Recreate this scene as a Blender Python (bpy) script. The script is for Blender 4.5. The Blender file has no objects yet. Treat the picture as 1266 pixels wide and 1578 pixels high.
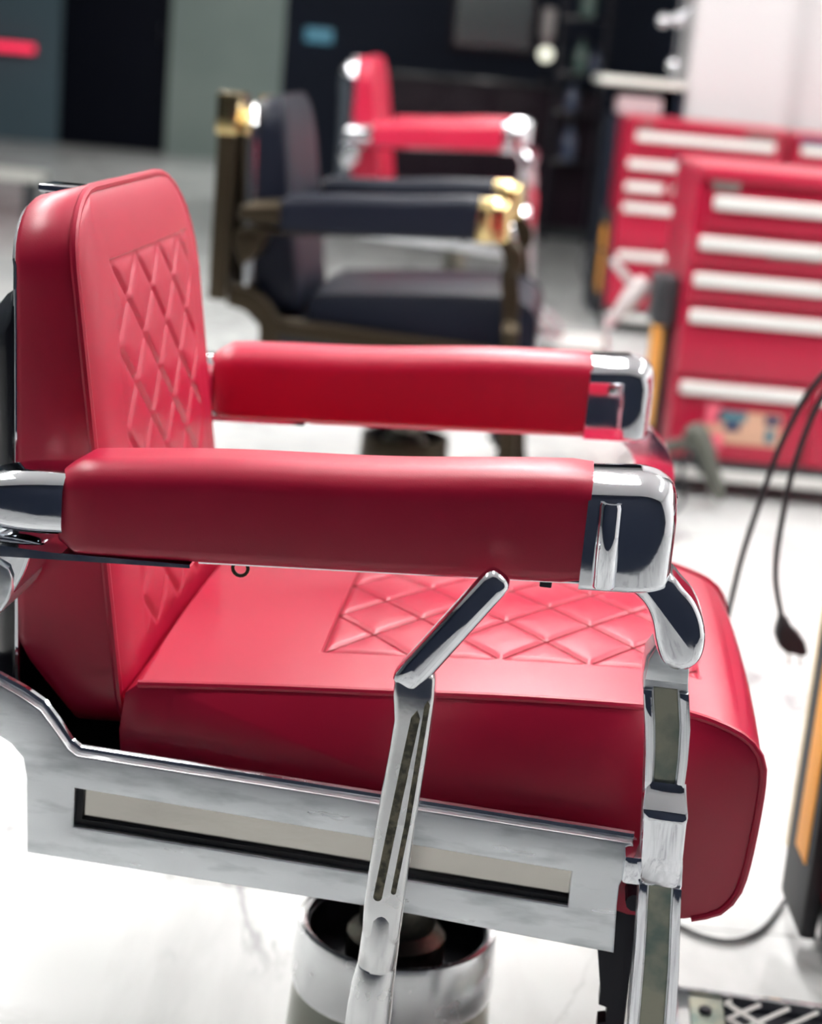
import bpy, bmesh, math, random
from mathutils import Vector, Matrix
random.seed(7)
S = bpy.context.scene
COL = S.collection

# ------------------------------------------------------------------ camera
FPX, CAMH = 2700.0, 1.10
PITCH, ROLL = math.atan(710/2700), math.radians(5.2)
cam_d = bpy.data.cameras.new('camera'); cam = bpy.data.objects.new('camera', cam_d); COL.objects.link(cam)
cam_d.sensor_fit = 'VERTICAL'; cam_d.sensor_height = 36; cam_d.lens = 36*FPX/1578
cam.matrix_world = (Matrix.Translation((0, 0, CAMH)) @ Matrix.Rotation(math.pi/2-PITCH, 4, 'X')
                    @ Matrix.Rotation(ROLL, 4, 'Z'))
cam_d.dof.use_dof = True; cam_d.dof.focus_distance = 1.44
cam_d.dof.aperture_fstop = (cam_d.lens/1000)/0.015
cam_d.clip_start = 0.05
S.camera = cam

# ------------------------------------------------------------------ world, exposure
w = bpy.data.worlds.new('world'); S.world = w; w.use_nodes = True
w.node_tree.nodes['Background'].inputs[0].default_value = (.55, .7, 1, 1)
w.node_tree.nodes['Background'].inputs[1].default_value = 0.1
S.view_settings.view_transform = 'Standard'; S.view_settings.look = 'None'
S.view_settings.exposure = 0.15; S.view_settings.gamma = 1; S.view_settings.use_curve_mapping = False

LAMP_POWER = 34.0       # emission strength of the ceiling lamps
CEIL = 2.9

# ------------------------------------------------------------------ materials
def mat(name, col=(.8,.8,.8), rough=.5, metal=0, emit=None, estr=0, coat=0, bump=None, spec=None, vary=None, rvary=None):
    m = bpy.data.materials.new(name); m.use_nodes = True
    nt = m.node_tree; b = nt.nodes['Principled BSDF']
    b.inputs['Base Color'].default_value = (*col, 1); b.inputs['Roughness'].default_value = rough
    b.inputs['Metallic'].default_value = metal; b.inputs['Coat Weight'].default_value = coat
    if spec is not None: b.inputs['Specular IOR Level'].default_value = spec
    if emit: b.inputs['Emission Color'].default_value = (*emit, 1); b.inputs['Emission Strength'].default_value = estr
    tc = nt.nodes.new('ShaderNodeTexCoord')
    def noise(scale, detail=4, stretch=None):
        n = nt.nodes.new('ShaderNodeTexNoise'); n.inputs['Scale'].default_value = scale; n.inputs['Detail'].default_value = detail
        if stretch:
            mp = nt.nodes.new('ShaderNodeMapping'); mp.inputs['Scale'].default_value = stretch
            nt.links.new(tc.outputs['Object'], mp.inputs[0]); nt.links.new(mp.outputs[0], n.inputs['Vector'])
        else: nt.links.new(tc.outputs['Object'], n.inputs['Vector'])
        return n
    if bump:
        n = noise(bump[0], 5, bump[2] if len(bump) > 2 else None)
        bp = nt.nodes.new('ShaderNodeBump'); bp.inputs['Strength'].default_value = bump[1]; bp.inputs['Distance'].default_value = .001
        nt.links.new(n.outputs['Fac'], bp.inputs['Height']); nt.links.new(bp.outputs[0], b.inputs['Normal'])
    if vary:      # (scale, other colour, lo, hi[, stretch])
        n = noise(vary[0], 6, vary[4] if len(vary) > 4 else None)
        r = nt.nodes.new('ShaderNodeMapRange'); r.inputs[1].default_value = vary[2]; r.inputs[2].default_value = vary[3]
        mx = nt.nodes.new('ShaderNodeMix'); mx.data_type = 'RGBA'
        mx.inputs[6].default_value = (*col, 1); mx.inputs[7].default_value = (*vary[1], 1)
        nt.links.new(n.outputs['Fac'], r.inputs[0]); nt.links.new(r.outputs[0], mx.inputs[0]); nt.links.new(mx.outputs[2], b.inputs['Base Color'])
    if rvary:     # (scale, lo, hi[, stretch])
        n = noise(rvary[0], 5, rvary[3] if len(rvary) > 3 else None)
        r = nt.nodes.new('ShaderNodeMapRange'); r.inputs[1].default_value = .3; r.inputs[2].default_value = .7
        r.inputs[3].default_value = rvary[1]; r.inputs[4].default_value = rvary[2]
        nt.links.new(n.outputs['Fac'], r.inputs[0]); nt.links.new(r.outputs[0], b.inputs['Roughness'])
    return m

M = {}
M['red'] = mat('red_leather', (.47, .005, .042), .37, bump=(900, .12), spec=.6, vary=(9, (.44, .005, .038), .4, .7))
M['redthread'] = mat('red_thread', (.22, .004, .012), .7)
M['black'] = mat('black_leather', (.007, .009, .018), .42, bump=(900, .12), spec=.2)
M['blackthread'] = mat('black_thread', (.006, .006, .01), .7)
M['chrome'] = mat('polished_chrome', (.86, .88, .92), .05, 1, bump=(60, .05), rvary=(40, .03, .09))
M['brushed'] = mat('brushed_steel', (.82, .85, .88), .3, 1, bump=(90, .1, (1, 1, 6)), rvary=(14, .26, .42, (1, 1, 5)),
                   vary=(16, (.52, .56, .58), .5, .75, (1, 1, 4)))
M['panel'] = mat('warm_steel_inlay', (.60, .57, .53), .16, 1, bump=(8, .5, (1, 1, 3)), rvary=(20, .1, .24))
M['patina'] = mat('weathered_green_brass', (.36, .36, .29), .5, .75, bump=(150, .3), vary=(24, (.17, .22, .20), .42, .62))
M['grime'] = mat('grimy_groove', (.09, .09, .07), .7, .4, bump=(400, .8), vary=(160, (.24, .22, .16), .4, .6))
M['iron'] = mat('black_iron', (.012, .013, .02), .4, .5, bump=(120, .2))
M['oily'] = mat('oily_steel', (.14, .14, .12), .35, .9, vary=(30, (.35, .34, .28), .45, .65))
M['cream'] = mat('cream_enamel', (.42, .43, .34), .3, 0, vary=(12, (.33, .36, .29), .4, .7), coat=.3)
M['brass'] = mat('polished_brass', (.75, .58, .28), .16, 1, bump=(60, .05))
M['darkbrass'] = mat('dark_bronze', (.045, .034, .021), .42, .8)
M['blackenamel'] = mat('black_enamel', (.01, .011, .016), .25, coat=.3)
M['toolred'] = mat('red_enamel_paint', (.37, .003, .032), .35, coat=.1)
M['handle'] = mat('pale_aluminium_handle', (.62, .62, .60), .45)
M['rubber'] = mat('black_rubber', (.012, .013, .017), .6)
M['orange'] = mat('orange_plastic', (.85, .34, .02), .5)
M['creamstrip'] = mat('cream_trim', (.80, .62, .38), .5)
M['plastic'] = mat('dark_plastic', (.03, .035, .04), .45)
M['grey'] = mat('grey_plastic', (.08, .085, .07), .45)
M['palegrey'] = mat('pale_grey_plastic', (.55, .50, .50), .4)
M['pinkgrey'] = mat('pinkish_paint', (.50, .36, .38), .5)
M['white'] = mat('white_paint', (.52, .51, .52), .6)
M['counter'] = mat('pale_stone_top', (.68, .69, .64), .4)
M['darkwall'] = mat('navy_black_panel', (.008, .012, .024), .6, bump=(3, .05), spec=.15)
M['wine'] = mat('dark_wine_panel', (.014, .005, .012), .5, spec=.2)
M['greywall'] = mat('grey_green_plaster', (.20, .25, .235), .8, bump=(30, .3), vary=(1.2, (.23, .28, .26), .4, .6))
M['bluewall'] = mat('slate_blue_plaster', (.07, .115, .14), .8, bump=(30, .3))
M['void'] = mat('unlit_opening', (.003, .004, .009), .7, spec=.1)
M['ceil'] = mat('white_ceiling_paint', (.80, .80, .80), .9)
M['leftwall'] = mat('dark_slate_wall', (.06, .075, .09), .7, bump=(30, .3))
M['sidewall'] = mat('pale_side_wall', (.80, .80, .80), .85, bump=(30, .3))
M['mirror'] = mat('mirror_glass', (.45, .50, .47), .12, .9)
M['redneon'] = mat('red_light_strip', (.5, .02, .05), .4, emit=(1, .03, .10), estr=1.1)
M['bluescreen'] = mat('blue_screen', (.02, .05, .08), .4, emit=(.08, .28, .38), estr=.55)
M['bulb'] = mat('lit_bulb', (.9, .9, .8), .4, emit=(.85, .85, .7), estr=1.3)
M['greenbottle'] = mat('green_bottle_glass', (.10, .17, .15), .15, coat=.5)
M['bluebottle'] = mat('blue_bottle_glass', (.07, .09, .16), .15, coat=.5)
M['lamp'] = mat('lamp_diffuser', (.9, .9, .9), .5, emit=(1, .985, .96), estr=LAMP_POWER)
M['navysticker'] = mat('navy_print', (.02, .03, .09), .5)
M['tansticker'] = mat('tan_print', (.55, .32, .22), .5)
M['pinksticker'] = mat('pink_print', (.75, .12, .18), .5)
M['tealsticker'] = mat('teal_print', (.06, .16, .2), .5)
M['badge'] = mat('grey_badge', (.20, .17, .16), .4, .5)

def marble():
    m = bpy.data.materials.new('white_marble'); m.use_nodes = True; nt = m.node_tree; b = nt.nodes['Principled BSDF']
    N = nt.nodes.new; Lk = nt.links.new
    g = N('ShaderNodeNewGeometry'); mp = N('ShaderNodeMapping'); mp.inputs['Rotation'].default_value = (0, 0, .6); mp.inputs['Scale'].default_value = (1, .45, 1)
    Lk(g.outputs['Position'], mp.inputs[0])
    def vein(scale, width, dist):
        n = N('ShaderNodeTexNoise'); n.inputs['Scale'].default_value = scale; n.inputs['Detail'].default_value = 7
        n.inputs['Roughness'].default_value = .6; n.inputs['Distortion'].default_value = dist; Lk(mp.outputs[0], n.inputs['Vector'])
        a = N('ShaderNodeMath'); a.operation = 'SUBTRACT'; a.inputs[1].default_value = .5; Lk(n.outputs['Fac'], a.inputs[0])
        c = N('ShaderNodeMath'); c.operation = 'ABSOLUTE'; Lk(a.outputs[0], c.inputs[0])
        r = N('ShaderNodeMapRange'); r.inputs[1].default_value = 0; r.inputs[2].default_value = width; r.inputs[3].default_value = 1; r.inputs[4].default_value = 0
        Lk(c.outputs[0], r.inputs[0]); return r.outputs[0]
    v1 = vein(2.2, .022, 1.2); v2 = vein(1.1, .06, .6)
    n3 = N('ShaderNodeTexNoise'); n3.inputs['Scale'].default_value = 1.7; Lk(g.outputs['Position'], n3.inputs['Vector'])
    r3 = N('ShaderNodeMapRange'); r3.inputs[1].default_value = .42; r3.inputs[2].default_value = .62; Lk(n3.outputs['Fac'], r3.inputs[0])
    mu = N('ShaderNodeMath'); mu.operation = 'MULTIPLY'; Lk(v1, mu.inputs[0]); Lk(r3.outputs[0], mu.inputs[1])
    m2 = N('ShaderNodeMath'); m2.operation = 'MULTIPLY_ADD'; Lk(v2, m2.inputs[0]); m2.inputs[1].default_value = .30; Lk(mu.outputs[0], m2.inputs[2])
    m2.use_clamp = True
    mx = N('ShaderNodeMix'); mx.data_type = 'RGBA'; mx.inputs[6].default_value = (.57, .58, .575, 1); mx.inputs[7].default_value = (.27, .27, .275, 1)
    Lk(m2.outputs[0], mx.inputs[0]); Lk(mx.outputs[2], b.inputs['Base Color'])
    b.inputs['Roughness'].default_value = .22
    return m
M['marble'] = marble()

# ------------------------------------------------------------------ helpers
def link(name, me, m, parent=None, smooth=35, kind=None):
    ms = m if isinstance(m, (list, tuple)) else [m]
    for k in ms: me.materials.append(M[k])
    if smooth:
        me.polygons.foreach_set('use_smooth', [True]*len(me.polygons)); me.set_sharp_from_angle(angle=math.radians(smooth))
    o = bpy.data.objects.new(name, me); COL.objects.link(o)
    if parent: o.parent = parent
    if kind: o['kind'] = kind
    return o
def fin(name, bm, m, parent=None, smooth=35, kind=None):
    bmesh.ops.recalc_face_normals(bm, faces=bm.faces)
    me = bpy.data.meshes.new(name); bm.to_mesh(me); bm.free()
    return link(name, me, m, parent, smooth, kind)
def tag(o, label, cat, group=None):
    o['label'] = label; o['category'] = cat
    if group: o['group'] = group
    return o
def empty(name, loc, rz=0):
    o = bpy.data.objects.new(name, None); COL.objects.link(o); o.location = loc; o.rotation_euler = (0, 0, rz)
    o.empty_display_size = .1
    return o
def struct(o): o['kind'] = 'structure'; return o

def box(bm, x0, x1, y0, y1, z0, z1, bev=0, seg=2):
    r = bmesh.ops.create_cube(bm, size=1)
    for v in r['verts']:
        v.co = Vector(((x0+x1)/2+v.co.x*(x1-x0), (y0+y1)/2+v.co.y*(y1-y0), (z0+z1)/2+v.co.z*(z1-z0)))
    if bev:
        es = list({e for v in r['verts'] for e in v.link_edges})
        bmesh.ops.bevel(bm, geom=es, offset=bev, segments=seg, affect='EDGES', profile=.6)
def boxo(name, dims, m, parent=None, bev=0, kind=None, seg=2):
    bm = bmesh.new(); box(bm, *dims, bev=bev, seg=seg); return fin(name, bm, m, parent, kind=kind)

def plate(bm, pts, s0, s1, bev=0, hole=None, seg=3):
    """extrude the closed outline pts [(x, z)] from y=s0 to y=s1 (s1 = the outer face)"""
    loops = []
    for P in ([pts] + ([hole] if hole else [])):
        vs = [bm.verts.new((p[0], s0, p[1])) for p in P]
        loops += [bm.edges.new((vs[i], vs[(i+1) % len(vs)])) for i in range(len(vs))]
    if hole:
        r = bmesh.ops.triangle_fill(bm, edges=loops, use_beauty=True); fs = [f for f in r['geom'] if isinstance(f, bmesh.types.BMFace)]
    else:
        vs = [e.verts for e in loops]; fs = [bm.faces.new([e.verts[0] for e in loops])] if False else bmesh.ops.contextual_create(bm, geom=loops)['faces']
    r = bmesh.ops.extrude_face_region(bm, geom=fs)
    nv = [v for v in r['geom'] if isinstance(v, bmesh.types.BMVert)]
    for v in nv: v.co.y = s1
    if bev:
        nvs = set(nv); bmesh.ops.recalc_face_normals(bm, faces=bm.faces)
        es = [e for e in bm.edges if e.verts[0] in nvs and e.verts[1] in nvs and
              any(abs(f.normal.y) < .5 for f in e.link_faces) and any(abs(f.normal.y) > .5 for f in e.link_faces)]
        bmesh.ops.bevel(bm, geom=es, offset=bev, segments=seg, affect='EDGES', profile=.5)
def plateo(name, pts, s0, s1, m, parent, bev=0, hole=None, seg=3, dense=0):
    if dense: pts = smooth_poly(pts, dense)
    bm = bmesh.new(); plate(bm, pts, s0, s1, bev, hole, seg); return fin(name, bm, m, parent)
def catmull(P, n, closed=False):
    out = []; N = len(P); P = [Vector(p) for p in P]
    rng = range(N) if closed else range(N-1)
    for i in rng:
        if closed: a, b, c, d = P[i-1], P[i], P[(i+1) % N], P[(i+2) % N]
        else: a, b, c, d = P[max(i-1, 0)], P[i], P[i+1], P[min(i+2, N-1)]
        for k in range(n):
            t = k/n
            out.append(.5*((2*b)+(c-a)*t+(2*a-5*b+4*c-d)*t*t+(3*b-a-3*c+d)*t**3))
    if not closed: out.append(P[-1])
    return out
def smooth_poly(pts, n): return [(v.x, v.y) for v in catmull([(p[0], p[1], 0) for p in pts], n, True)]

def tube(bm, pts, r, n=8, closed=False, cap=True):
    P = [Vector(p) for p in pts]; N = len(P); rings = []; up = None
    rr = r if isinstance(r, (list, tuple)) else [r]*N
    for i, p in enumerate(P):
        t = (P[(i+1) % N]-P[i-1]) if closed else (P[min(i+1, N-1)]-P[max(i-1, 0)])
        t.normalize()
        if up is None: up = Vector((0, 0, 1)) if abs(t.z) < .9 else Vector((1, 0, 0))
        a = t.cross(up); a.normalize(); b = a.cross(t).normalized(); up = b
        rings.append([bm.verts.new(p+(a*math.cos(2*math.pi*k/n)+b*math.sin(2*math.pi*k/n))*rr[i]) for k in range(n)])
    for i in range(N if closed else N-1):
        A, B = rings[i], rings[(i+1) % N]
        for k in range(n): bm.faces.new((A[k], A[(k+1) % n], B[(k+1) % n], B[k]))
    if cap and not closed: bm.faces.new(rings[0][::-1]); bm.faces.new(rings[-1])
def tubeo(name, pts, r, m, parent=None, n=8, closed=False, spline=0):
    if spline: pts = catmull(pts, spline, closed)
    bm = bmesh.new(); tube(bm, pts, r, n, closed); return fin(name, bm, m, parent)
def lathe(bm, prof, cx=0, cy=0, n=48, cap=True):
    rings = [[bm.verts.new((cx+r*math.cos(2*math.pi*k/n), cy+r*math.sin(2*math.pi*k/n), z)) for k in range(n)] for r, z in prof]
    for A, B in zip(rings, rings[1:]):
        for k in range(n): bm.faces.new((A[k], A[(k+1) % n], B[(k+1) % n], B[k]))
    if cap:
        bm.faces.new(rings[0]); bm.faces.new(rings[-1])
def latheo(name, prof, m, parent=None, cx=0, cy=0, n=48, cap=True):
    bm = bmesh.new(); lathe(bm, prof, cx, cy, n, cap); return fin(name, bm, m, parent, 30)
def loft(bm, secs, cap=True):
    rings = [[bm.verts.new(p) for p in s] for s in secs]; n = len(rings[0])
    for A, B in zip(rings, rings[1:]):
        for k in range(n): bm.faces.new((A[k], A[(k+1) % n], B[(k+1) % n], B[k]))
    if cap: bm.faces.new(rings[0]); bm.faces.new(rings[-1])
def rrect(hw, hh, rt, rb, n=7):
    """rounded rectangle, corner radii top/bottom, list of (a, b), counter-clockwise from bottom right"""
    out = []
    for cx, cy, r, a0 in ((hw-rb, -hh+rb, rb, -90), (hw-rt, hh-rt, rt, 0), (-hw+rt, hh-rt, rt, 90), (-hw+rb, -hh+rb, rb, 180)):
        for k in range(n): a = math.radians(a0+90*k/(n-1)); out.append((cx+r*math.cos(a), cy+r*math.sin(a)))
    return out

# ------------------------------------------------------------------ quilting
def groove(u, v, a, b, wdt=.0026, dep=.0022, puff=.0013):
    """height of diamond quilting at (u, v), diamonds a wide and b high"""
    p = u/a+v/b; q = u/a-v/b; k = 1/math.hypot(1/a, 1/b)
    d1 = abs(p-round(p))*k; d2 = abs(q-round(q))*k; d = min(d1, d2)
    return -dep*math.exp(-(d/wdt)**2) + puff*min(1, d/(.32*k))**.6

SEAT_PROF = [(-.235, .534), (-.12, .545), (-.011, .554), (.10, .563), (.215, .569), (.249, .567), (.282, .559), (.304, .548), (.316, .532),
             (.3195, .512), (.319, .467), (.3155, .420), (.309, .398), (.297, .384), (.27, .374)]
def seat_mesh(fine):
    n = 14 if fine else 5
    top = [(v.x, v.y) for v in catmull([(x, z, 0) for x, z in SEAT_PROF], n)]
    # resample evenly
    L = [0]
    for A, B in zip(top, top[1:]): L.append(L[-1]+math.dist(A, B))
    step = .0026 if fine else .012; m = int(L[-1]/step); res = []; j = 0
    for i in range(m+1):
        t = L[-1]*i/m
        while j < len(L)-2 and L[j+1] < t: j += 1
        f = (t-L[j])/max(1e-9, L[j+1]-L[j]); res.append((top[j][0]+(top[j+1][0]-top[j][0])*f, top[j][1]+(top[j+1][1]-top[j][1])*f))
    bot = [(.22, .372), (.10, .40), (-.1, .42), (-.22, .425), (-.245, .44), (-.250, .49), (-.246, .525)]
    prof = res+bot; K = len(res)
    HW = .235; ns = int(2*HW/step)
    ss = [-HW+2*HW*i/ns for i in range(ns+1)]
    secs = []
    cx = sum(p[0] for p in prof)/len(prof); cz = .48
    def sec(s, sc):
        out = []
        for i, (x, z) in enumerate(prof):
            X, Z = x, z
            if sc:
                X += (.004 if x < 0 else -.004)*sc*(1 if (x < -.2 or x > .29) else .0); Z += (.004 if z < .46 else -.004)*sc*(0 if .42 < z < .52 else 1)
            if i < K:
                cr = 1-(s/HW)**2
                tn = max(0, min(1, (z-.535)/.02)) if x > .25 else 1
                Z += .012*cr*tn; 
                if z < .55 and x > .28: X += .006*cr
                if -.082 < x < .262 and abs(s) < .152 and fine:
                    e = min(x+.082, .262-x, .152-abs(s))
                    g = groove(x+.082, s+.152, .0815, .1013)
                    Z += g*min(1, e/.004) - .0022*math.exp(-(e/.003)**2)
                elif fine:
                    Z += .0008
            out.append((X, s, Z))
        return out
    secs = [sec(-HW-.003, 1)]+[sec(s, 0) for s in ss]+[sec(HW+.003, 1)]
    bm = bmesh.new(); loft(bm, secs)
    return bm, prof, K

# back cushion: outline half-extents at height z, front face and back face position
ZB, ZT = .474, .958
def b_ext(z, side):
    """half width on one side at height z"""
    hw = .224 if side > 0 else .222
    rx, rz = ((.15, .115) if side > 0 else (.075, .06))
    rbx, rbz = .055, .045
    if z > ZT-rz:
        t = min(1, (z-(ZT-rz))/rz); return hw-rx*(1-math.sqrt(max(0, 1-t*t)))
    if z < ZB+rbz:
        t = min(1, ((ZB+rbz)-z)/rbz); return hw-rbx*(1-math.sqrt(max(0, 1-t*t)))
    return hw
def b_front(z): return -.2500-(z-.511)*.146
def b_outline(n=26, grow=0.0):
    """closed outline [(s, z)]"""
    out = []
    zs = [ZB+(ZT-ZB)*(.5-.5*math.cos(math.pi*i/n)) for i in range(n+1)]
    for z in zs: out.append((b_ext(z, 1)+grow, z))
    for z in reversed(zs): out.append((-b_ext(z, -1)-grow, z))
    return out
def back_side(fine=True):
    bm = bmesh.new(); ol = b_outline(30 if fine else 14)
    secs = []
    for k, sc in ((0, .965), (.04, .985), (.12, 1.0), (.5, 1.006), (.9, 1.0), (.97, .992)):
        sec = []
        for s, z in ol:
            f = b_front(z); bk = -.353-(z-.5)*.03-max(0, z-.90)*.10
            zc = .725+(z-.725)*sc
            if z < .60: zc += (.60-z)/.12*max(0, .062*(1-k/.50))
            if z > .9: zc -= (1-k)*.012
            sec.append((bk+(f-bk)*k, .0+s*sc, zc))
        secs.append(sec)
    loft(bm, secs, True)
    return bm
def back_front(fine):
    step = .0028 if fine else .012
    nz = int((ZT-ZB)/step); nx = int(.45/step); rows = []
    bm = bmesh.new()
    for i in range(nz+1):
        tt = .5-.5*math.cos(math.pi*i/nz) if not fine else None
        z = ZB+.002+(ZT-ZB-.004)*i/nz
        a, b = -b_ext(z, -1)+.002, b_ext(z, 1)-.002; row = []
        for j in range(nx+1):
            x = a+(b-a)*j/nx
            d = max(0, min(x-a, b-x, z-ZB, ZT-z))
            dome = .009*(1-math.exp(-d/.014))+.004*(1-(2*j/nx-1)**2)*min(1, (ZT-z)/.1, (z-ZB)/.1)
            f = b_front(z)+dome-.004
            if fine and abs(x) < .152 and .55 < z < .897:
                e = min(.152-abs(x), .897-z, z-.55)
                f += groove(x+.152, z-.897, .0869, .077, dep=.0032, puff=.0020, wdt=.0030)*min(1, e/.012)-.0022*math.exp(-((.897-z)/.0025)**2)
            row.append(bm.verts.new((f, x, z)))
        rows.append(row)
    for A, B in zip(rows, rows[1:]):
        for j in range(nx): bm.faces.new((A[j], A[j+1], B[j+1], B[j]))
    return bm

# ------------------------------------------------------------------ barber chair
def arm_sec(F, z_top, z_bot, s_c, hw, rt, rb, sc=1.0, scz=None):
    hh = (z_top-z_bot)/2; zc = (z_top+z_bot)/2; scz = sc if scz is None else scz
    return [(F, s_c+a*sc, zc+b*scz) for a, b in rrect(hw, hh, rt, rb)]
def ztop(F): return .7550+(F+.28)*.083
def zbot(F): return .6735+(F+.28)*.060

def make_chair(C, loc, rz, lift, fine, near_detail, shell_depth):
    """C: dict of material keys; returns the root Empty. Local x = forward, y = to the chair's left, z = up"""
    root = empty('barber_chair', (loc[0], loc[1], 0), rz)
    def up(o):           # pump height of the upper structure
        o.location.z += lift; return o
    # --- base, column, hydraulic cup
    latheo('base_column', [(.118, 0), (.118, .012), (.112, .03), (.108, .10), (.1045, .148)], C['column'], root)
    latheo('column_cup', [(.100, .143), (.1065, .143), (.1075, .150), (.1055, .205), (.1035, .2120), (.099, .2135), (.0955, .2115), (.0945, .205), (.0945, .165), (.03, .160)], C['cup'], root)
    latheo('cup_liner', [(.0942, .2045), (.0935, .205), (.0925, .204), (.0915, .168), (.05, .163)], 'iron', root, cap=False)
    latheo('piston', [(.052, .150), (.052, .20), (.040, .21), (.040, .42+lift)], 'oily', root, cap=True)
    # --- under-seat pan
    bm = bmesh.new(); box(bm, -.318, -.215, -.252, .252, .448, .458, .002); plate(bm, [(-.317, .449), (-.317, .462), (-.392, .530), (-.395, .518)], -.252, .252); box(bm, -.25, -.215, -.24, .24, .39, .455, .003); box(bm, -.235, .185, -.235, .235, .385, .402, .004); box(bm, -.10, .10, -.09, .09, .355, .388, .006)
    box(bm, -.05, -.02, -.252, .252, .36, .385); box(bm, .12, .15, -.252, .252, .36, .385)
    up(fin('seat_pan', bm, 'iron', root))
    # --- seat
    bm, prof, K = seat_mesh(fine)
    seat = up(fin('seat', bm, C['lea'], root, 50))
    if not fine: seat.scale.x = .89 if near_detail == 'gold' else .80
    pts = prof[:K:(5 if fine else 1)]
    for sg in (-1, 1):
        tubeo('piping', [(x+.0005, sg*.236, z+.0012) for x, z in pts], .0036, C['lea'], seat, 8)
    if fine:     # thread lying in the quilting grooves
        bm = bmesh.new()
        def zs(x, s):
            for A, B in zip(prof[:K], prof[1:K]):
                if A[0] <= x <= B[0]: return A[1]+(B[1]-A[1])*(x-A[0])/max(1e-9, B[0]-A[0])+.012*(1-(s/.235)**2)
            return .555
        a, b = .0815, .1013
        def seg(p, q):
            n = max(2, int(math.dist(p, q)/.012)); P = []
            for i in range(n+1):
                x = p[0]+(q[0]-p[0])*i/n; s = p[1]+(q[1]-p[1])*i/n; P.append((x, s, zs(x, s)-.0013))
            tube(bm, P, .0007, 4)
        x0, x1, s0, s1 = -.082, .262, -.152, .152
        for A, B in (((x0, s0), (x1, s0)), ((x0, s1), (x1, s1)), ((x0, s0), (x0, s1)), ((x1, s0), (x1, s1))): seg(A, B)
        for sg in (1, -1):
            for k in range(-6, 12):       # (x-x0)/a + sg*(s-s0)/b = k
                P = []
                for s in (s0, s1):
                    x = x0+a*(k-sg*(s-s0)/b)
                    P.append((x, s))
                (xa, sa), (xb, sb) = P
                if max(xa, xb) <= x0 or min(xa, xb) >= x1: continue
                def clip(xt): return sa+(sb-sa)*(xt-xa)/(xb-xa)
                Q = []
                for (x, s) in P:
                    if x < x0: Q.append((x0, clip(x0)))
                    elif x > x1: Q.append((x1, clip(x1)))
                    else: Q.append((x, s))
                if math.dist(*Q) > .004: seg(*Q)
        fin('stitching', bm, C['thr'], seat)
    # --- backrest
    back = up(fin('backrest', back_side(fine), C['lea'], root, 50))
    fr = fin('quilted_front', back_front(fine), C['lea'], back, 60)
    ol = b_outline(26 if fine else 14, .0005)
    tubeo('piping', [(b_front(z)-.004, s, z) for s, z in ol], .004, C['lea'], back, 8, True)
    if fine:
        n = 60; bm = bmesh.new()
        def fx(x): return b_front(.897)+.009+.004*(1-(x/.222)**2)*.6-.0050
        tube(bm, [(fx(-.152+.304*i/n)+.0005, -.152+.304*i/n, .897) for i in range(n+1)], .0008, 4)
        fin('stitching', bm, C['thr'], back)
    # metal back shell, hugging the cushion and bulging backwards
    bm = bmesh.new(); secs = []
    for k, sc in ((.0, .975), (.10, .988), (.30, .98), (.55, .95), (.8, .90), (.95, .82), (1, .70)):
        secs.append([(-.350-(z-.5)*.03-max(0, z-.90)*.10-k*shell_depth, s*sc, .715+(min(z, .965)-.715)*sc*(1-.02*k)*(1-(.30*min(1, k/.12) if fine and z > .715 else 0))-(.014 if z > .9 else 0)) for s, z in b_outline(20)])
    loft(bm, secs); sh_ = up(fin('back_shell', bm, C['shell'], root, 50))
    tubeo('shell_rim', [(-.3515-(z-.5)*.03-max(0, z-.90)*.10, s*.972, .7145+(z-.7145)*.972-(.012 if z > .9 else 0)) for s, z in b_outline(26)], .0030, 'chrome' if C['lea'] == 'red' else 'darkbrass', sh_, 8, True)
    bm = bmesh.new(); box(bm, -.388, -.352, -.085, -.040, .944, .951, .002); box(bm, -.384, -.362, -.075, -.05, .90, .946, .001)
    up(fin('headrest_clip', bm, C['metal'], root))
    if near_detail == 'gold':
        bm = bmesh.new(); box(bm, -.455, -.405, -.235, -.13, .865, .955, .006); up(fin('headrest_bracket', bm, 'brass', root))
        bm = bmesh.new(); box(bm, -.452, -.408, -.228, .228, .50, .868, .008); up(fin('back_frame', bm, 'darkbrass', root))
    # --- sides
    for sg in (-1, 1):
        sc_ = .29*sg; hw = .0405
        # arm pad
        bm = bmesh.new(); secs = []
        N = 26
        for i in range(N+1):
            F = -.288+(.430)*i/N; e0 = F+.288; e1 = .142-F; sc = 1; scz = 1
            if e0 < .024: q = 1-math.sqrt(max(0, 1-(1-e0/.024)**2)); sc = 1-q*.25; scz = 1-q*.25
            if e1 < .006: sc = 1-.04*(1-e1/.006); scz = sc
            wob = .0012*math.sin(F*23+sg)
            secs.append(arm_sec(F, ztop(F)+wob, zbot(F), sc_, hw, .024, .012, sc, scz))
        for F, q in ((-.2875, .62), (-.284, .80), (-.279, .90)): pass
        loft(bm, secs); pad = up(fin('arm_pad', bm, C['lea'], root, 50))
        # front chrome cap
        bm = bmesh.new(); secs = []
        for i in range(22):
            F = .140+.0715*i/21; e = .2115-F; q = 0
            if e < .034: q = 1-math.sqrt(max(0, 1-(1-e/.034)**2))
            zt = ztop(F)-.002-q*.022; zb = zbot(F)-.004+q*.004
            bul = 1.0+.03*math.sin(math.pi*(F-.14)/.07)
            secs.append(arm_sec(F, zt, zb, sc_, hw*bul-q*.016, .028, .006))
        loft(bm, secs); cap = up(fin('arm_front_cap', bm, C['metal'], root, 40))
        yo = (hw+.0035)*sg+sc_
        bm = bmesh.new(); lathe(bm, [(.0085, -.036), (.0098, -.034), (.0098, .031), (.0085, .034), (.005, .034), (.005, .030)], n=20)
        for v in bm.verts: v.co = Vector((.1585+v.co.x+v.co.z*-.02, yo-.0035*sg+v.co.y, .7365+v.co.z))
        fin('pivot_boss', bm, C['metal'], cap)
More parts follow.
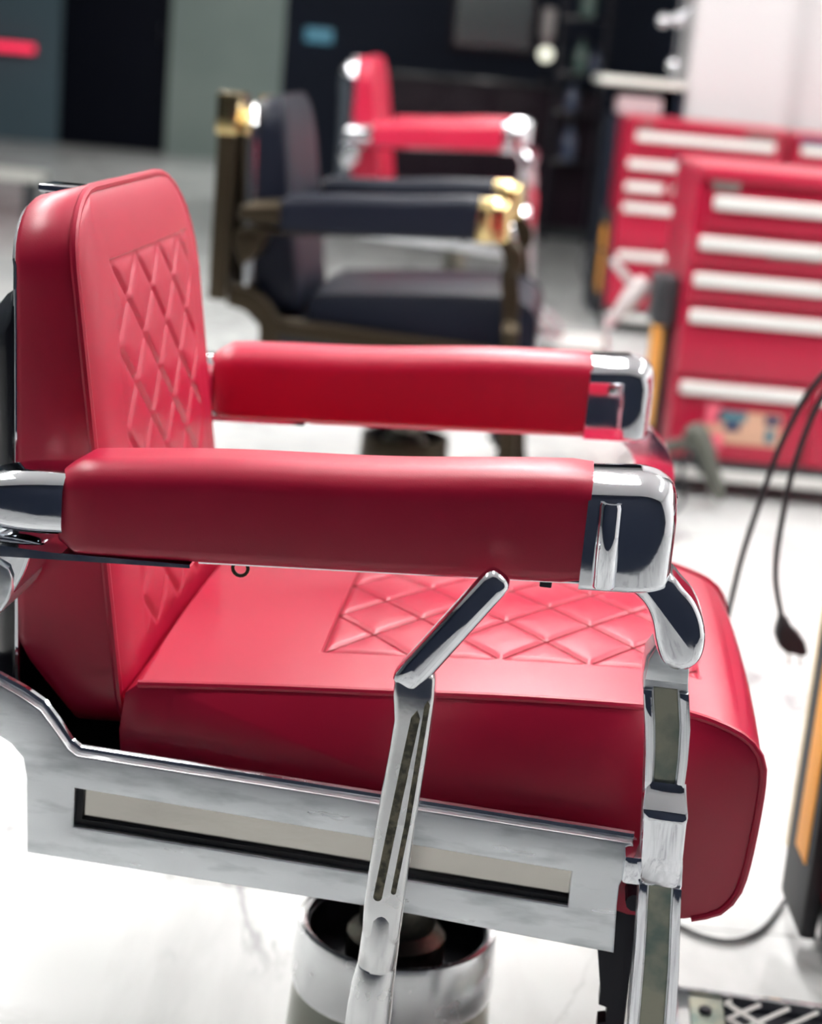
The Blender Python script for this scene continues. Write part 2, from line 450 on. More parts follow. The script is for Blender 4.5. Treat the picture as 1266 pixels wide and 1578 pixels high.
        # rear chrome cap
        bm = bmesh.new(); secs = []
        for i in range(20):
            F = -.284-.095*i/19; q = 1-math.sqrt(max(0, 1-(max(0, (-.30-F))/.082)**2))
            secs.append(arm_sec(F, ztop(F)-.012-q*.025, zbot(F)+.016+q*.02, sc_, hw*.90*(1-q*.65), .02*(1-q*.8), .012*(1-q*.8)))
        loft(bm, secs); up(fin('arm_rear_cap', bm, C.get('rear', C['metal']), root, 50))
        # metal strip under the arm and its hinge scroll to the back
        bm = bmesh.new(); tube(bm, [(-.315, 0, 0), (-.16, 0, 0)], .001, 4)
        bm.free(); bm = bmesh.new()
        plate(bm, [(-.375, .666), (-.175, .6765), (-.175, .6795), (-.29, .6765), (-.36, .678)], sc_+.028*sg-(.06*sg), sc_+.0385*sg, 0)
        box(bm, -.17, .145, sc_-.030, sc_+.030, .6795, .683, .001)
        for v in bm.verts:
            if v.co.x > -.172 and v.co.z > .67: v.co.z += (v.co.x+.17)*.062-.001
        up(fin('arm_under_plate', bm, C.get('rear', C['metal']), root))
        up(plateo('rear_hinge', [(-.300, .676), (-.312, .668), (-.319, .648), (-.331, .626), (-.350, .612), (-.372, .618), (-.384, .640), (-.378, .668), (-.350, .680), (-.32, .680)],
               sg*.232, sg*.312, C.get('rear', C['metal']), root, .004, dense=3))
        up(plateo('rear_hinge_link', [(-.330, .655), (-.328, .628), (-.345, .606), (-.366, .600), (-.372, .625), (-.36, .66)], sg*.230, sg*.318, C['brush'], root, .003, dense=3))
        for F in (-.235, .114, .158):
            bm = bmesh.new(); box(bm, F-.005, F+.005, sc_+.022*sg-.005, sc_+.022*sg+.005, zbot(F)-.0065, zbot(F)+.002, .0015)
            up(fin('screw', bm, 'iron', root))
        # front arm bracket, S curve
        up(plateo('arm_bracket', [(.148, .7035), (.165, .700), (.181, .6945), (.193, .686), (.201, .673), (.2065, .655), (.2125, .641), (.219, .6345), (.228, .632), (.238, .635),
               (.2455, .645), (.247, .660), (.2435, .676), (.236, .690), (.225, .701), (.212, .712), (.19, .712), (.165, .709)], sg*.272, sg*.318, C.get('rear', C['metal']), root, .009, dense=4, seg=5))
        # front leg
        left = [(.222, .655), (.209, .650), (.2025, .638), (.2015, .622), (.2035, .605), (.2080, .580), (.2115, .555), (.2145, .52), (.217, .49), (.2195, .455), (.2225, .41), (.225, .37), (.2275, .30), (.236, .22), (.25, .13), (.262, .045)]
        right = [(.300, .045), (.283, .13), (.273, .22), (.2680, .30), (.2640, .36), (.2590, .41), (.2555, .455), (.2500, .49), (.2475, .52), (.2475, .55), (.2460, .58), (.2415, .605), (.2370, .63), (.236, .648)]
        leg = up(plateo('front_leg', left+right, sg*.268, sg*.300, C['brush'], root, .002))
        def mid(z, side):
            P = left if side == 0 else right[::-1]
            P = sorted(P, key=lambda p: p[1])
            for A, B in zip(P, P[1:]):
                if A[1] <= z <= B[1]: return A[0]+(B[0]-A[0])*(z-A[1])/(B[1]-A[1])
            return P[-1][0] if z > P[-1][1] else P[0][0]
        def strip(z0, z1, a, b, n=14):
            L1, R1 = [], []
            for i in range(n+1):
                z = z0+(z1-z0)*i/n; l, r = mid(z, 0), mid(z, 1)
                L1.append((l+(r-l)*a, z)); R1.append((l+(r-l)*b, z))
            return L1+R1[::-1]
        for z0, z1 in ((.525, .612), (.07, .438)):
            plateo('leg_inlay', strip(z0, z1, .23, .76), sg*.2985, sg*.3012, C['patina'], leg, .0008, seg=1)
            for a, b in ((.0, .20), (.79, 1.0)): plateo('leg_rim', strip(z0-.002, z1-.002, a, b), sg*.295, sg*.3042, C['brushlight'], leg, .0014, seg=2)
        plateo('leg_top_plate', [(.224, .652), (.210, .648), (.2045, .636), (.2035, .618), (.239, .618), (.238, .632), (.232, .645)], sg*.295, sg*.303, C['brush'], leg, .001)
        # knuckle block
        bm = bmesh.new()
        loft(bm, [[(x, sg*y, z) for x, y, z in ((l, .29, z_), (l, yy, z_), (l+.004, yy+.003, z_), (r-.004, yy+.003, z_), (r, yy, z_), (r, .29, z_))]
                  for l, r, yy, z_ in ((.2165, .2485, .301, .530), (.2150, .2500, .306, .520), (.2145, .2515, .316, .5115), (.2155, .2520, .3185, .5075), (.2165, .2515, .3185, .502), (.2185, .2525, .3175, .47), (.220, .252, .3155, .449), (.2225, .2515, .311, .441), (.225, .250, .303, .438))])
        up(fin('leg_knuckle', bm, C.get('rear', C['metal']), root, 40))
        # side frame with its rear horn
        outl = [(.209, .3535), (.2065, .40), (.2065, .418), (.2095, .4275), (.2175, .4315), (.2175, .455), (.212, .459), (-.277, .4765), (-.284, .481), (-.298, .499), (-.311, .515), (-.330, .526), (-.352, .536), (-.395, .545),
                (-.398, .500), (-.352, .489), (-.336, .480), (-.325, .468), (-.3215, .450), (-.3185, .378), (.0, .3675)]
        hole = [(.1645, .3925), (.1645, .4255), (-.2775, .4455), (-.2775, .4085)]
        fr_ = up(plateo('side_frame', outl, sg*.255, sg*.275, C['brush'], root, .0015, hole))
        plateo('recessed_panel', [(.1655, .3915), (.1655, .4265), (-.2785, .4465), (-.2785, .4075)], sg*.2555, sg*.2640, C['panel'], fr_)
        plateo('panel_shade_strip', [(.1650, .3920), (.1650, .3975), (-.2715, .4140), (-.2715, .4460), (-.2780, .4460), (-.2780, .4080)], sg*.2640, sg*.2690, 'rubber', fr_)  # black strip added as the recess shade along lower and rear edges
        tubeo('frame_lip', [(.214, sg*.262, .4605), (-.276, sg*.262, .478), (-.287, sg*.262, .485), (-.300, sg*.262, .503), (-.312, sg*.262, .5175), (-.330, sg*.262, .528), (-.352, sg*.262, .5375), (-.394, sg*.262, .546)],
              .0042, C.get('rear', C['metal']), fr_, 8)
        boxo('frame_stub', (.206, .224, min(sg*.262, sg*.300), max(sg*.262, sg*.300), .432, .458), C['metal'], fr_, .004)
        # black linkage under the seat
        up(plateo('footrest_linkage', [(0.2240, .436), (0.2280, .43), (0.2300, .24), (0.2425, .10), (0.2260, .10), (0.2280, .235), (0.2170, .236), (0.2180, .247), (0.2150, .249), (0.2055, .250), (0.2055, .261), (0.2125, .263), (0.2125, .277), (0.2045, .279), (0.2045, .293), (0.1970, .335), (0.2010, .36), (0.2150, .39)],
               sg*.215, sg*.235, 'iron', root, .001))
        up(tubeo('linkage_pin', [(.222, sg*.21, .40), (.222, sg*.268, .40)], .008, 'iron', root, 10))
    # --- footrest
    ft = empty('footrest', (0, 0, 0)); bpy.data.objects.remove(ft)
    bm = bmesh.new()
    for y in (-.205, .205): box(bm, .285, .56, min(y, y*.97), max(y, y*.97), .040, .068, .004)
    box(bm, .300, .322, -.2, .2, .040, .066, .004); box(bm, .545, .56, -.2, .2, .040, .068, .004)
    box(bm, .405, .42, -.2, .2, .040, .044, .001)
    fr_ = up(fin('footrest_frame', bm, C.get('rear', C['metal']), root))
    bm = bmesh.new(); box(bm, .335, .375, -.19, .19, .056, .0655, .004); up(fin('footrest_bracket', bm, 'patina', root))
    for y in (-.16, .155): up(latheo('screw', [(.0075, .06), (.0075, .070), (.005, .0715)], 'iron', root, .352, y, 16))
    bm = bmesh.new()     # lattice of crossing bars
    for k in range(12):
        y0 = -.19+k*.034
        for a, b in ((y0, y0+.17), (y0, y0-.17)):
            xs, xe = .378, .545
            yb = b; t = 1
            if yb > .19: t = (.19-a)/(b-a); yb = .19
            if yb < -.19: t = (-.19-a)/(b-a); yb = -.19
            if t <= .02 or a > .19: continue
            tube(bm, [(xs, a, .064), (xs+(xe-xs)*t, yb, .064)], .0035, 4)
    up(fin('footrest_lattice', bm, 'handle', root)); up(boxo('footrest_backing', (.378, .545, -.195, .195, .044, .050), 'iron', root))
    if near_detail == 'far':      # curved chrome foot hoops of the raised chair
        for k in range(3):
            r = .115-.028*k
            up(tubeo('footrest_hoop', [(.275+r*1.05*math.cos(a), -.20, .095+r*.9*math.sin(a)) for a in [math.radians(10+160*i/14) for i in range(15)]], .0075, C['metal'], root, 8))
        up(boxo('hoop_bar', (.16, .40, -.215, -.185, .085, .115), C['metal'], root, .006))
    # --- reclining lever on the near side
    if near_detail == 'lever':
        bm = bmesh.new(); y = -.366
        a, b = Vector((.0800, y, .7130)), Vector((.0135, y, .6185)); d = (a-b).normalized(); nrm = Vector((d.z, 0, -d.x))
        secs = []
        for t, sc in ((-.006, .8), (0, .98), (.1, 1), (.5, .98), (.9, .95), (.96, .86), (.99, .62), (1.0, .3)):
            c = b+(a-b)*t if t >= 0 else b+d*t; secs.append([c+nrm*p*sc+Vector((0, q*sc, 0)) for p, q in rrect(.0125, .0125, .0088, .0088)])
        loft(bm, secs); grip = up(fin('lever_grip', bm, C['metal'], root, 50))
        bm = bmesh.new(); secs = []
        for l, r, z, h in ((.0075, .034, .6270, .006), (.0035, .0360, .622, .010), (.0035, .0368, .606, .0125), (.0060, .0360, .585, .012), (.0045, .0350, .56, .012), (-.0005, .0310, .50, .0125), (-.0035, .0285, .45, .013), (-.0045, .0275, .42, .0135), (-.0040, .0270, .398, .0135), (.0, .0245, .388, .011), (.004, .020, .383, .006)):
            secs.append([((l+r)/2+p, y+q, z) for p, q in rrect((r-l)/2, h, .0055, .0055)])
        loft(bm, secs); sh = up(fin('lever_shaft', bm, C['bright'], root, 50))
        def slot(c, wd):
            out = []
            for i in range(len(c)): out.append((c[i][0]-wd/2, c[i][1]))
            for i in range(7): a_ = math.pi+math.pi*i/6; out.append((c[-1][0]+wd/2*math.cos(a_), c[-1][1]+wd/2*math.sin(a_)))
            for i in range(len(c)-1, -1, -1): out.append((c[i][0]+wd/2, c[i][1]))
            out.append((c[0][0]+wd*.1, c[0][1]+wd*.9))
            return out
        plateo('lever_slot', slot([(.0235, .590), (.0195, .555), (.0135, .50), (.0065, .432)], .0072), y-.0110, y-.0137, 'grime', sh)
        plateo('lever_slot', slot([(.0318, .602), (.0300, .575), (.0250, .50), (.0190, .438)], .0042), y-.0110, y-.0136, 'grime', sh)
        bm = bmesh.new(); secs = []
        for F, z, r in ((.0115, .43, .009), (.0112, .41, .0150), (.0108, .385, .0160), (.0100, .3655, .0163), (.0100, .3645, .0158), (.0098, .363, .0164), (.0080, .345, .0178), (.0070, .320, .0190), (.0065, .30, .0188), (.010, .26, .016), (.014, .22, .014), (.016, .19, .013)):
            secs.append([(F+r*math.cos(2*math.pi*k/28), y+r*math.sin(2*math.pi*k/28), z) for k in range(28)])
        loft(bm, secs); up(fin('lever_tube', bm, C['bright'], root, 50))
        up(tubeo('lever_crank', [(.016, y, .20), (.016, y+.01, .17), (.016, y+.05, .14), (.016, y+.13, .115), (.012, -.10, .10)], .012, C['bright'], root, 12, spline=5))
        if fine:
            bm = bmesh.new(); R = [(-.141+.0065*math.cos(2*math.pi*k/16), -.285, .668+.0065*math.sin(2*math.pi*k/16)) for k in range(16)]
            tube(bm, R, .0016, 6, True); up(fin('cloth_ring', bm, 'darkbrass', root))
    return root

PSI = math.radians(4.5)
CH = dict(lea='red', thr='redthread', metal='chrome', shell='chrome', brush='brushed', brushlight='chrome', bright='satin', panel='panel', patina='patina', column='cream', cup='satin', handle='chrome')
M['satin'] = mat('satin_cast_aluminium', (.80, .81, .82), .22, 1, bump=(120, .08), rvary=(30, .18, .30))

# ------------------------------------------------------------------ floor
TX0, TX1, TY0, TY1, TS = -3.516, 3.084, -.86, 9.34, .6
floor = struct(boxo('floor', (-5.5, 5.0, -4.2, 19.0, -.10, -.0025), 'marble'))
tm = None; random.seed(3)
y = TY0
while y < TY1-.01:
    x = TX0
    while x < TX1-.01:
        if tm is None:
            bm = bmesh.new(); box(bm, 0, TS-.002, 0, TS-.002, -.004, 0, .0006, 1)
            t = fin('marble_tile', bm, 'marble', floor, 0); tm = t.data
        else:
            t = bpy.data.objects.new('marble_tile', tm); COL.objects.link(t); t.parent = floor
        t.location = (x, y, 0)
        x += TS
    y += TS

# ------------------------------------------------------------------ room shell
struct(boxo('ceiling', (-5.5, 5.0, -4.2, 19.0, CEIL, CEIL+.1), 'ceil'))
struct(boxo('wall_left', (-5.6, -5.5, -4.2, 19.0, 0, CEIL), 'leftwall'))
struct(boxo('wall_right', (3.6, 3.7, -4.2, 19.0, 0, CEIL), 'sidewall'))
struct(boxo('wall_near_blocker', (-5.5, 3.6, -.65, -.55, 0, CEIL), 'darkwall'))  # unseen dark wall, set close to darken chrome reflections and chair sides
bm = bmesh.new(); box(bm, -5.5, -3.47, 16, 16.15, 0, CEIL); struct(fin('wall_back_left', bm, 'bluewall'))
struct(boxo('wall_back', (-2.50, 5.0, 16, 16.15, 0, CEIL), 'greywall'))
struct(boxo('trim_1', (-3.47, -2.50, 16.0, 16.10, 2.3, CEIL), 'bluewall'))
struct(boxo('wall_back_recess', (-3.9, -2.2, 18.2, 18.3, 0, CEIL), 'void'))
struct(boxo('trim_2', (-3.57, -3.47, 16.15, 18.2, 0, CEIL), 'void'))
struct(boxo('trim_3', (-2.50, -2.40, 16.15, 18.2, 0, CEIL), 'void'))
bm = bmesh.new(); box(bm, -3.47, -2.50, 16.05, 16.10, 0.004, 2.3, .004); dr = struct(fin('door_1', bm, 'void'))
boxo('door_handle', (-2.60, -2.575, 16.01, 16.05, .95, 1.12), 'iron', dr, .004)

# ------------------------------------------------------------------ chairs
c1 = make_chair(dict(CH, shell='blackenamel'), (.0247, 1.68), -PSI, 0, True, 'lever', .035)
tag(c1, 'large red leather barber chair with quilted seat and long chrome lever, nearest the camera', 'barber chair', 'barber chairs in a row')
CB = dict(CH, rear='darkbrass', lea='black', thr='blackthread', metal='brass', shell='chrome', brush='darkbrass', brushlight='darkbrass', bright='darkbrass', panel='blackenamel', patina='darkbrass', column='blackenamel', cup='darkbrass')
c2 = make_chair(CB, (-.03, 4.10), -PSI, .02, False, 'gold', .05)
tag(c2, 'black leather barber chair with brass arm ends, second in the row', 'barber chair', 'barber chairs in a row')
c3 = make_chair(dict(CH, column='blackenamel'), (.07, 6.08), -PSI, .11, False, 'far', .06)
tag(c3, 'blurred red leather barber chair with chrome trim behind the black barber chair', 'barber chair', 'barber chairs in a row')

# ------------------------------------------------------------------ tool cabinets
def cabinet(x0, y0, label, rows, wid=.66, dep=.48, top=.875, wheel=.026, so=.30):
    r = empty('tool_cabinet', (x0, y0, 0))
    bm = bmesh.new(); box(bm, 0, wid, .012, dep, .10, top, .012, 3); fin('body', bm, 'toolred', r)
    bm = bmesh.new(); box(bm, .002, wid-.002, -.012, dep, top-.035, top+.003, .014, 4); fin('lid', bm, 'toolred', r)
    n = len(rows)
    for i, (zt, zb, split, inset) in enumerate(rows):
        segs = [(inset, wid-inset)] if not split else [(inset, wid*split-.006), (wid*split+.006, wid-inset)]
        for a, b in segs:
            bm = bmesh.new(); box(bm, a, b, -.004, .02, zb+.004, zt-.004, .003); d = fin('drawer', bm, 'toolred', r)
            bm = bmesh.new(); box(bm, a+.012, b-.012, -.026, -.002, zt-.046, zt-.010, .011, 4); fin('handle', bm, 'handle', d)
    bm = bmesh.new(); box(bm, .004, wid-.004, -.012, .03, .050, .082, .006); fin('bumper', bm, 'handle', r)
    bm = bmesh.new(); box(bm, .004, wid-.004, -.004, dep, .082, .102); box(bm, .02, wid-.02, .02, dep-.02, .04, .09); fin('plinth', bm, 'plastic', r)
    # side rail: black frame holding an orange strip, cream edge at the back
    bm = bmesh.new(); box(bm, -.022, .001, dep*so-.02, dep-.03, .05, .50, .008); sr = fin('side_rail', bm, 'rubber', r)
    boxo('orange_strip', (-.0245, -.021, dep*so, dep-.085, .145, .435), 'orange', sr, .003)
    boxo('cream_edge', (-.020, .001, dep-.032, dep-.012, .11, .49), 'creamstrip', r, .003)
    for cx in (.05, wid-.05):
        for cy in (.06, dep-.06):
            bm = bmesh.new(); tube(bm, [(cx-.014, cy, wheel), (cx+.014, cy, wheel)], wheel, 20); box(bm, cx-.018, cx+.018, cy-.012, cy+.012, .03, .055)
            fin('caster', bm, 'rubber', r)
    tag(r, label, 'tool cabinet', 'red tool cabinets on casters'); return r
R1 = [(.815, .715, 0, .03), (.710, .618, 0, .006), (.614, .522, 0, .004), (.518, .330, 0, .004), (.326, .105, .56, .004)]
cab1 = cabinet(.665, 4.62, 'red tool cabinet with a colourful torn sticker on its bottom drawer', R1)
R1 = R1
def decal(name, x0, x1, z0, z1, y, m, parent): return boxo(name, (x0, x1, y-.0016, y, z0, z1), m, parent, .0005)
decal('badge', .035, .105, .818, .842, -.0115, 'badge', cab1)
decal('badge', .20, .34, .655, .690, -.004, 'badge', cab1)
st = decal('sticker', .10, .30, .155, .245, -.004, 'tansticker', cab1)
for (a, b, c, d, m) in ((.095, .135, .205, .262, 'pinksticker'), (.125, .205, .215, .245, 'tealsticker'), (.15, .19, .19, .215, 'navysticker'), (.255, .295, .215, .240, 'navysticker'), (.26, .285, .165, .205, 'tealsticker'), (.11, .15, .14, .18, 'pinksticker')):
    decal('sticker_print', a, b, c, d, -.0056, m, st)
R2 = [(.86, .76, 0, .03), (.745, .66, 0, .008), (.650, .572, .30, .008), (.562, .370, 0, .008), (.36, .105, 0, .008)]
cab2 = cabinet(.755, 7.55, 'red tool cabinet left of the white pillar, behind the nearer one', R2, wid=.67, top=.91, dep=.40)
decal('badge', .22, .38, .735, .762, -.004, 'navysticker', cab2)
decal('badge', .50, .63, .868, .890, -.0135, 'badge', cab2); decal('badge', .06, .11, .868, .886, -.0135, 'badge', cab2)
cab3 = cabinet(1.465, 7.62, 'red tool cabinet at the right edge, beside the one under the white pillar', R2, wid=.67, top=.90)
decal('badge', .03, .16, .862, .885, -.0135, 'navysticker', cab3)
cab0 = cabinet(.563, 1.91, 'nearest red tool cabinet, only its side rail with orange strip in view', R1, dep=.29, wheel=.034, so=.49)

# ------------------------------------------------------------------ cords and hand tools
def cord(name, pts, r, m, label):
    bm = bmesh.new(); tube(bm, catmull(pts, 8), r, 8); return tag(fin(name, bm, m), label, 'cord')
pc = empty('power_cord', (.542, 2.30, .35)); tag(pc, 'black power cord hanging with its two-pin plug above the floor', 'cord')
def loc(P, o): return [(x-o[0], y-o[1], z-o[2]) for x, y, z in P]
O_ = (.542, 2.30, .35)
bm = bmesh.new(); tube(bm, catmull(loc([(.80, 2.16, .887), (.70, 2.225, .890), (.60, 2.27, .83), (.535, 2.295, .72), (.508, 2.30, .62), (.500, 2.30, .52), (.503, 2.30, .45), (.520, 2.30, .392)], O_), 8), .0042, 8); fin('cable', bm, 'rubber', pc)
bm = bmesh.new(); secs = []
for x, z, a in ((.520, .397, .0055), (.5235, .386, .008), (.529, .377, .014), (.534, .366, .018), (.540, .352, .0175), (.543, .346, .013)):
    secs.append([(x-.542+p*.93, q, z-.35+p*-.1) for p, q in rrect(a*1.25, .012 if a > .007 else .0055, .005 if a > .007 else .003, .005 if a > .007 else .003)])
loft(bm, secs); fin('plug', bm, 'rubber', pc)
for dx in (-.008, .008):
    bm = bmesh.new(); box(bm, dx-.0013+.002, dx+.0013+.002, -.003, .003, -.024, -.002, .0005)
    for v in bm.verts: v.co.x += (-.01-v.co.z)*.2
    fin('prong', bm, 'oily', pc)
cord('power_cord', [(.82, 2.14, .887), (.72, 2.235, .890), (.62, 2.30, .82), (.538, 2.34, .73), (.502, 2.36, .64), (.484, 2.37, .55), (.468, 2.37, .46), (.458, 2.36, .38), (.44, 2.33, .25), (.42, 2.30, .12), (.40, 2.27, .03), (.36, 2.20, .0055), (.28, 2.15, .0055)], .0045, 'rubber',
     'black power cord running down behind the red seat to the floor')
cord('appliance_cord', [(.590, 2.225, .06), (.578, 2.235, .030), (.56, 2.215, .008), (.520, 2.14, .006), (.478, 2.10, .006), (.44, 2.10, .006), (.40, 2.13, .006), (.33, 2.20, .006), (.22, 2.24, .006), (.18, 2.22, .006)], .0036, 'rubber',
     'thin black cord curving over the floor under the seat front')

# hair dryer hanging beside the far cabinet and its nozzle
def dryer(loc_, rot, body, nozzle, label, s=1.0):
    r = empty('hair_dryer', loc_); r.rotation_euler = rot; r.scale = (s, s, s)
    bm = bmesh.new(); secs = []
    for t, a in ((0, .020), (.012, .034), (.04, .041), (.09, .041), (.13, .034), (.17, .026), (.20, .024)):
        secs.append([(t-.06, a*math.cos(2*math.pi*k/20), a*math.sin(2*math.pi*k/20)) for k in range(20)])
    loft(bm, secs); fin('barrel', bm, body, r)
    bm = bmesh.new(); loft(bm, [[(t-.06, a*math.cos(2*math.pi*k/20), b*math.sin(2*math.pi*k/20)) for k in range(20)] for t, a, b in ((.198, .026, .026), (.21, .028, .026), (.25, .036, .009))]); fin('nozzle', bm, nozzle, r)
    bm = bmesh.new(); loft(bm, [[(x+p, q, z) for p, q in rrect(.018*k, .014*k, .01*k, .01*k)] for x, z, k in ((-.01, -.02, 1.1), (-.015, -.06, 1), (-.022, -.11, 1), (-.028, -.15, .9), (-.03, -.165, .6))]); fin('handle', bm, body, r)
    bm = bmesh.new(); tube(bm, catmull([(-.03, 0, -.16), (-.04, 0, -.20), (-.01, .01, -.26), (.06, .015, -.25), (.10, .02, -.19)], 6), .004, 6); fin('cable', bm, 'rubber', r)
    tag(r, label, 'hair dryer'); return r
# holder brackets on cabinet sides
hb = boxo('tool_holder', (.600, .662, 4.70, 4.86, .44, .575), 'plastic', None, .012)
tag(hb, 'black tool holder on the left side of the nearer drawer cabinet', 'holder')
dryer((.556, 4.78, .52), (0, math.radians(125), math.radians(10)), 'palegrey', 'pinkgrey', 'pale grey hair dryer hanging from the black tool holder', .68)
dryer((.735, 4.50, .175), (0, math.radians(62), math.radians(-12)), 'grey', 'grey', 'dark grey-green hair dryer standing tilted before the stickered drawer', .85)
cord('dryer_cord', [(.745, 4.47, .10), (.705, 4.46, .16), (.690, 4.45, .10), (.700, 4.43, .03), (.66, 4.38, .006), (.60, 4.36, .006), (.52, 4.42, .006)], .006, 'rubber', 'black cord looping at the foot of the cabinet beside the grey-green dryer')

# ------------------------------------------------------------------ white pillar and stations
struct(boxo('wall_pillar', (1.06, 1.50, 8.10, 8.50, 0, CEIL), 'white'))
struct(boxo('wall_pillar_right', (1.515, 2.6, 8.16, 8.50, 0, CEIL), 'white'))
struct(boxo('trim_4', (1.50, 1.52, 8.085, 8.14, 0, CEIL), 'white'))
bk = empty('station_cabinet', (.855, 8.28, 0)); tag(bk, 'dark wall station cabinet with a pale worktop, left of the white pillar', 'cabinet')
boxo('body', (-.12, .19, -.20, .20, 0.0, .90), 'darkwall', bk, .006)
boxo('worktop', (-.19, .195, -.22, .24, 1.03, 1.065), 'counter', bk, .008)
boxo('side_panel', (.16, .19, -.2, .2, .90, 1.03), 'darkwall', bk)
boxo('rear_panel', (-.12, .19, .17, .20, .90, 1.03), 'darkwall', bk)
bx_ = boxo('towel_stack', (.76, .96, 8.10, 8.26, .9005, .985), 'pinkgrey', None, .015); tag(bx_, 'pinkish folded towel stack under the pale worktop', 'towels')
cs = empty('chrome_stand', (1.0, 8.20, 1.0655)); tag(cs, 'chrome stand with round knobs on the pale worktop', 'stand')
latheo('pole', [(.035, 0), (.035, .008), (.008, .014), (.008, .30), (.006, .42)], 'chrome', cs, n=20)
for z, r_, x in ((.07, .032, .0), (.26, .030, -.07), (.27, .034, .0)):
    bm = bmesh.new(); bmesh.ops.create_uvsphere(bm, u_segments=20, v_segments=12, radius=r_)
    for v in bm.verts: v.co += Vector((x, 0, z))
    fin('knob', bm, 'chrome', cs)
bm = bmesh.new(); tube(bm, [(-.07, 0, .26), (0, 0, .27), (.05, 0, .33)], .009, 8); fin('arm', bm, 'chrome', cs)

# dark station wall further back
struct(boxo('wall_partition', (-1.12, 2.6, 12.0, 12.2, 0, CEIL), 'darkwall'))
sc = empty('long_console', (0, 11.6, 0)); tag(sc, 'long black console along the dark partition wall', 'cabinet')
boxo('body', (-.42, 1.02, -.18, .395, .08, .93), 'wine', sc, .01); boxo('worktop', (-.45, 1.05, -.22, .395, .93, .96), 'blackenamel', sc, .005); boxo('plinth', (-.38, .98, -.14, .39, 0, .08), 'plastic', sc)
for i in range(4):
    x0 = -.40+i*.355; d = boxo('door', (x0, x0+.345, -.20, -.18, .10, .91), 'wine', sc, .004); boxo('handle', (x0+.31, x0+.325, -.222, -.20, .55, .72), 'blackenamel', d, .003)
mr = empty('wall_mirror', (.25, 11.96, 1.14)); tag(mr, 'grey wall mirror in a dark frame over the black console', 'mirror')
boxo('glass', (-.25, .25, -.012, -.002, 0.02, .9), 'mirror', mr)
bm = bmesh.new()
for d in ((-.28, -.25, -.03, .04, -.01, .93), (.25, .28, -.03, .04, -.01, .93), (-.28, .28, -.03, .04, -.02, .02), (-.28, .28, -.03, .04, .9, .94)): box(bm, *d, bev=.004)
fin('frame', bm, 'wine', mr)
sn = boxo('wall_screen', (-.98, -.80, 11.95, 12.0, 1.09, 1.18), 'bluescreen', None, .01); tag(sn, 'small blue glowing screen on the dark partition', 'screen')
def bottle(x, y, z, h, r, m, label):
    bt = empty('bottle', (x, y, z)); latheo('body', [(r*.95, 0), (r, .01), (r, h*.6), (r*.75, h*.7), (r*.35, h*.78), (r*.35, h*.88)], m, bt, n=20)
    latheo('cap', [(r*.42, h*.87), (r*.42, h*.99), (r*.3, h)], 'plastic', bt, n=16); tag(bt, label, 'bottle', 'bottles at the dark station'); return bt
rk = empty('bottle_rack', (.80, 11.22, 0)); tag(rk, 'tall black open rack holding bottles, right of the mirror', 'rack')
bm = bmesh.new()
for x in (-.14, .14):
    for y_ in (-.10, .02): box(bm, x-.012, x+.012, y_-.012, y_+.012, 0, 1.75)
fin('posts', bm, 'iron', rk)
for z in (.50, .80, 1.03, 1.36, 1.68): boxo('shelf', (-.16, .16, -.12, .04, z, z+.018), 'blackenamel', rk, .003)
bottle(.79, 11.18, 1.048, .22, .040, 'greenbottle', 'tall green bottle on the middle shelf of the black rack')
bottle(.88, 11.18, 1.048, .17, .030, 'bluebottle', 'short blue bottle right of the tall green one')
bottle(.80, 11.18, 1.378, .22, .050, 'greenbottle', 'wide green bottle on the upper rack shelf')
bottle(.77, 11.18, .518, .24, .045, 'bluebottle', 'blue bottle on the lowest rack shelf')
bottle(.76, 11.18, .818, .18, .040, 'bluebottle', 'blue bottle on the rack shelf below the tall green one')
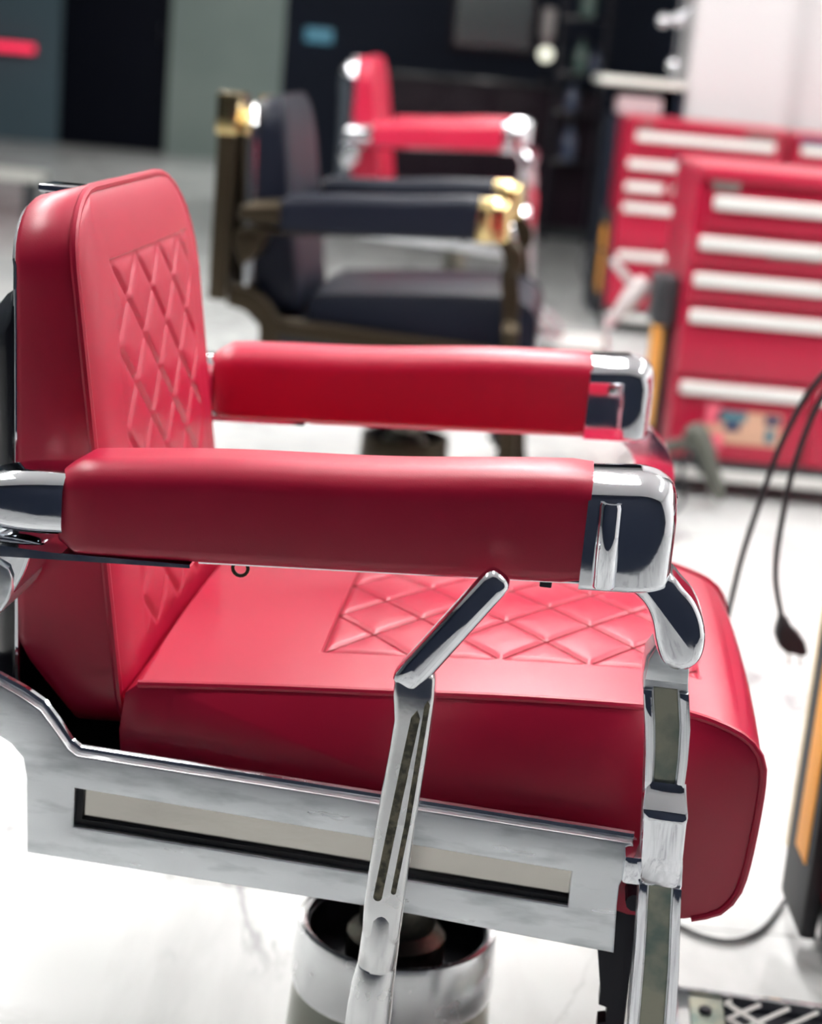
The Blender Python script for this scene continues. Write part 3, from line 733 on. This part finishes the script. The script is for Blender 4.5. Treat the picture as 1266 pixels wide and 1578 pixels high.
lp = empty('station_lamp', (.585, 11.45, .96)); tag(lp, 'small round lit lamp on the black console', 'lamp')
latheo('stem', [(.05, 0), (.05, .01), (.008, .016), (.008, .15)], 'iron', lp, n=20)
bm = bmesh.new(); bmesh.ops.create_uvsphere(bm, u_segments=20, v_segments=12, radius=.045)
for v in bm.verts: v.co.z += .185
fin('bulb', bm, 'bulb', lp)
tw = empty('wall_dispenser', (.545, 11.98, 1.20)); tag(tw, 'pale pinkish wall dispenser right of the mirror', 'dispenser')
bm = bmesh.new(); box(bm, .02, .10, -.10, .018, .04, .24, .02); fin('housing', bm, 'palegrey', tw); boxo('spout', (.04, .08, -.11, -.06, 0.0, .05), 'pinkgrey', tw, .005)

# far left: low bench, red light strip
bn = empty('low_bench', (-2.45, 10.0, 0)); tag(bn, 'low pale bench far behind at the left edge', 'bench')
boxo('top', (-.5, .22, -.12, .12, .20, .25), 'counter', bn, .008)
for x in (-.4, .14): boxo('leg', (x-.02, x+.02, -.08, .08, 0, .20), 'plastic', bn)
rs = empty('light_sign', (-4.2, 15.96, .81)); tag(rs, 'red glowing light strip low on the far left wall', 'sign')
boxo('tube', (-.55, .52, -.05, -.01, -.035, .035), 'redneon', rs, .012, seg=3); boxo('backing', (-.56, .53, -.012, .035, -.045, .045), 'plastic', rs, .004)

# ------------------------------------------------------------------ ceiling lamps
proto = None
for X, Y in [(x, y) for y in (1.95, 3.4, 5.0, 6.8, 13.5) for x in (-1.9, .1, 2.1)]:
    if proto is None:
        r = empty('ceiling_light', (X, Y, CEIL)); a = boxo('diffuser', (-.16, .16, -.50, .50, -.05, -.035), 'lamp', r, .003)
        bm = bmesh.new(); box(bm, -.18, .18, -.52, .52, -.036, 0, .004); b = fin('frame', bm, 'handle', r); proto = (r, a, b)
    else:
        r = proto[0].copy(); COL.objects.link(r); r.location = (X, Y, CEIL)
        for q in proto[1:]: c = q.copy(); COL.objects.link(c); c.parent = r
    tag(r, 'flat white rectangular lamp on the white ceiling', 'ceiling lamp', 'ceiling lamps')
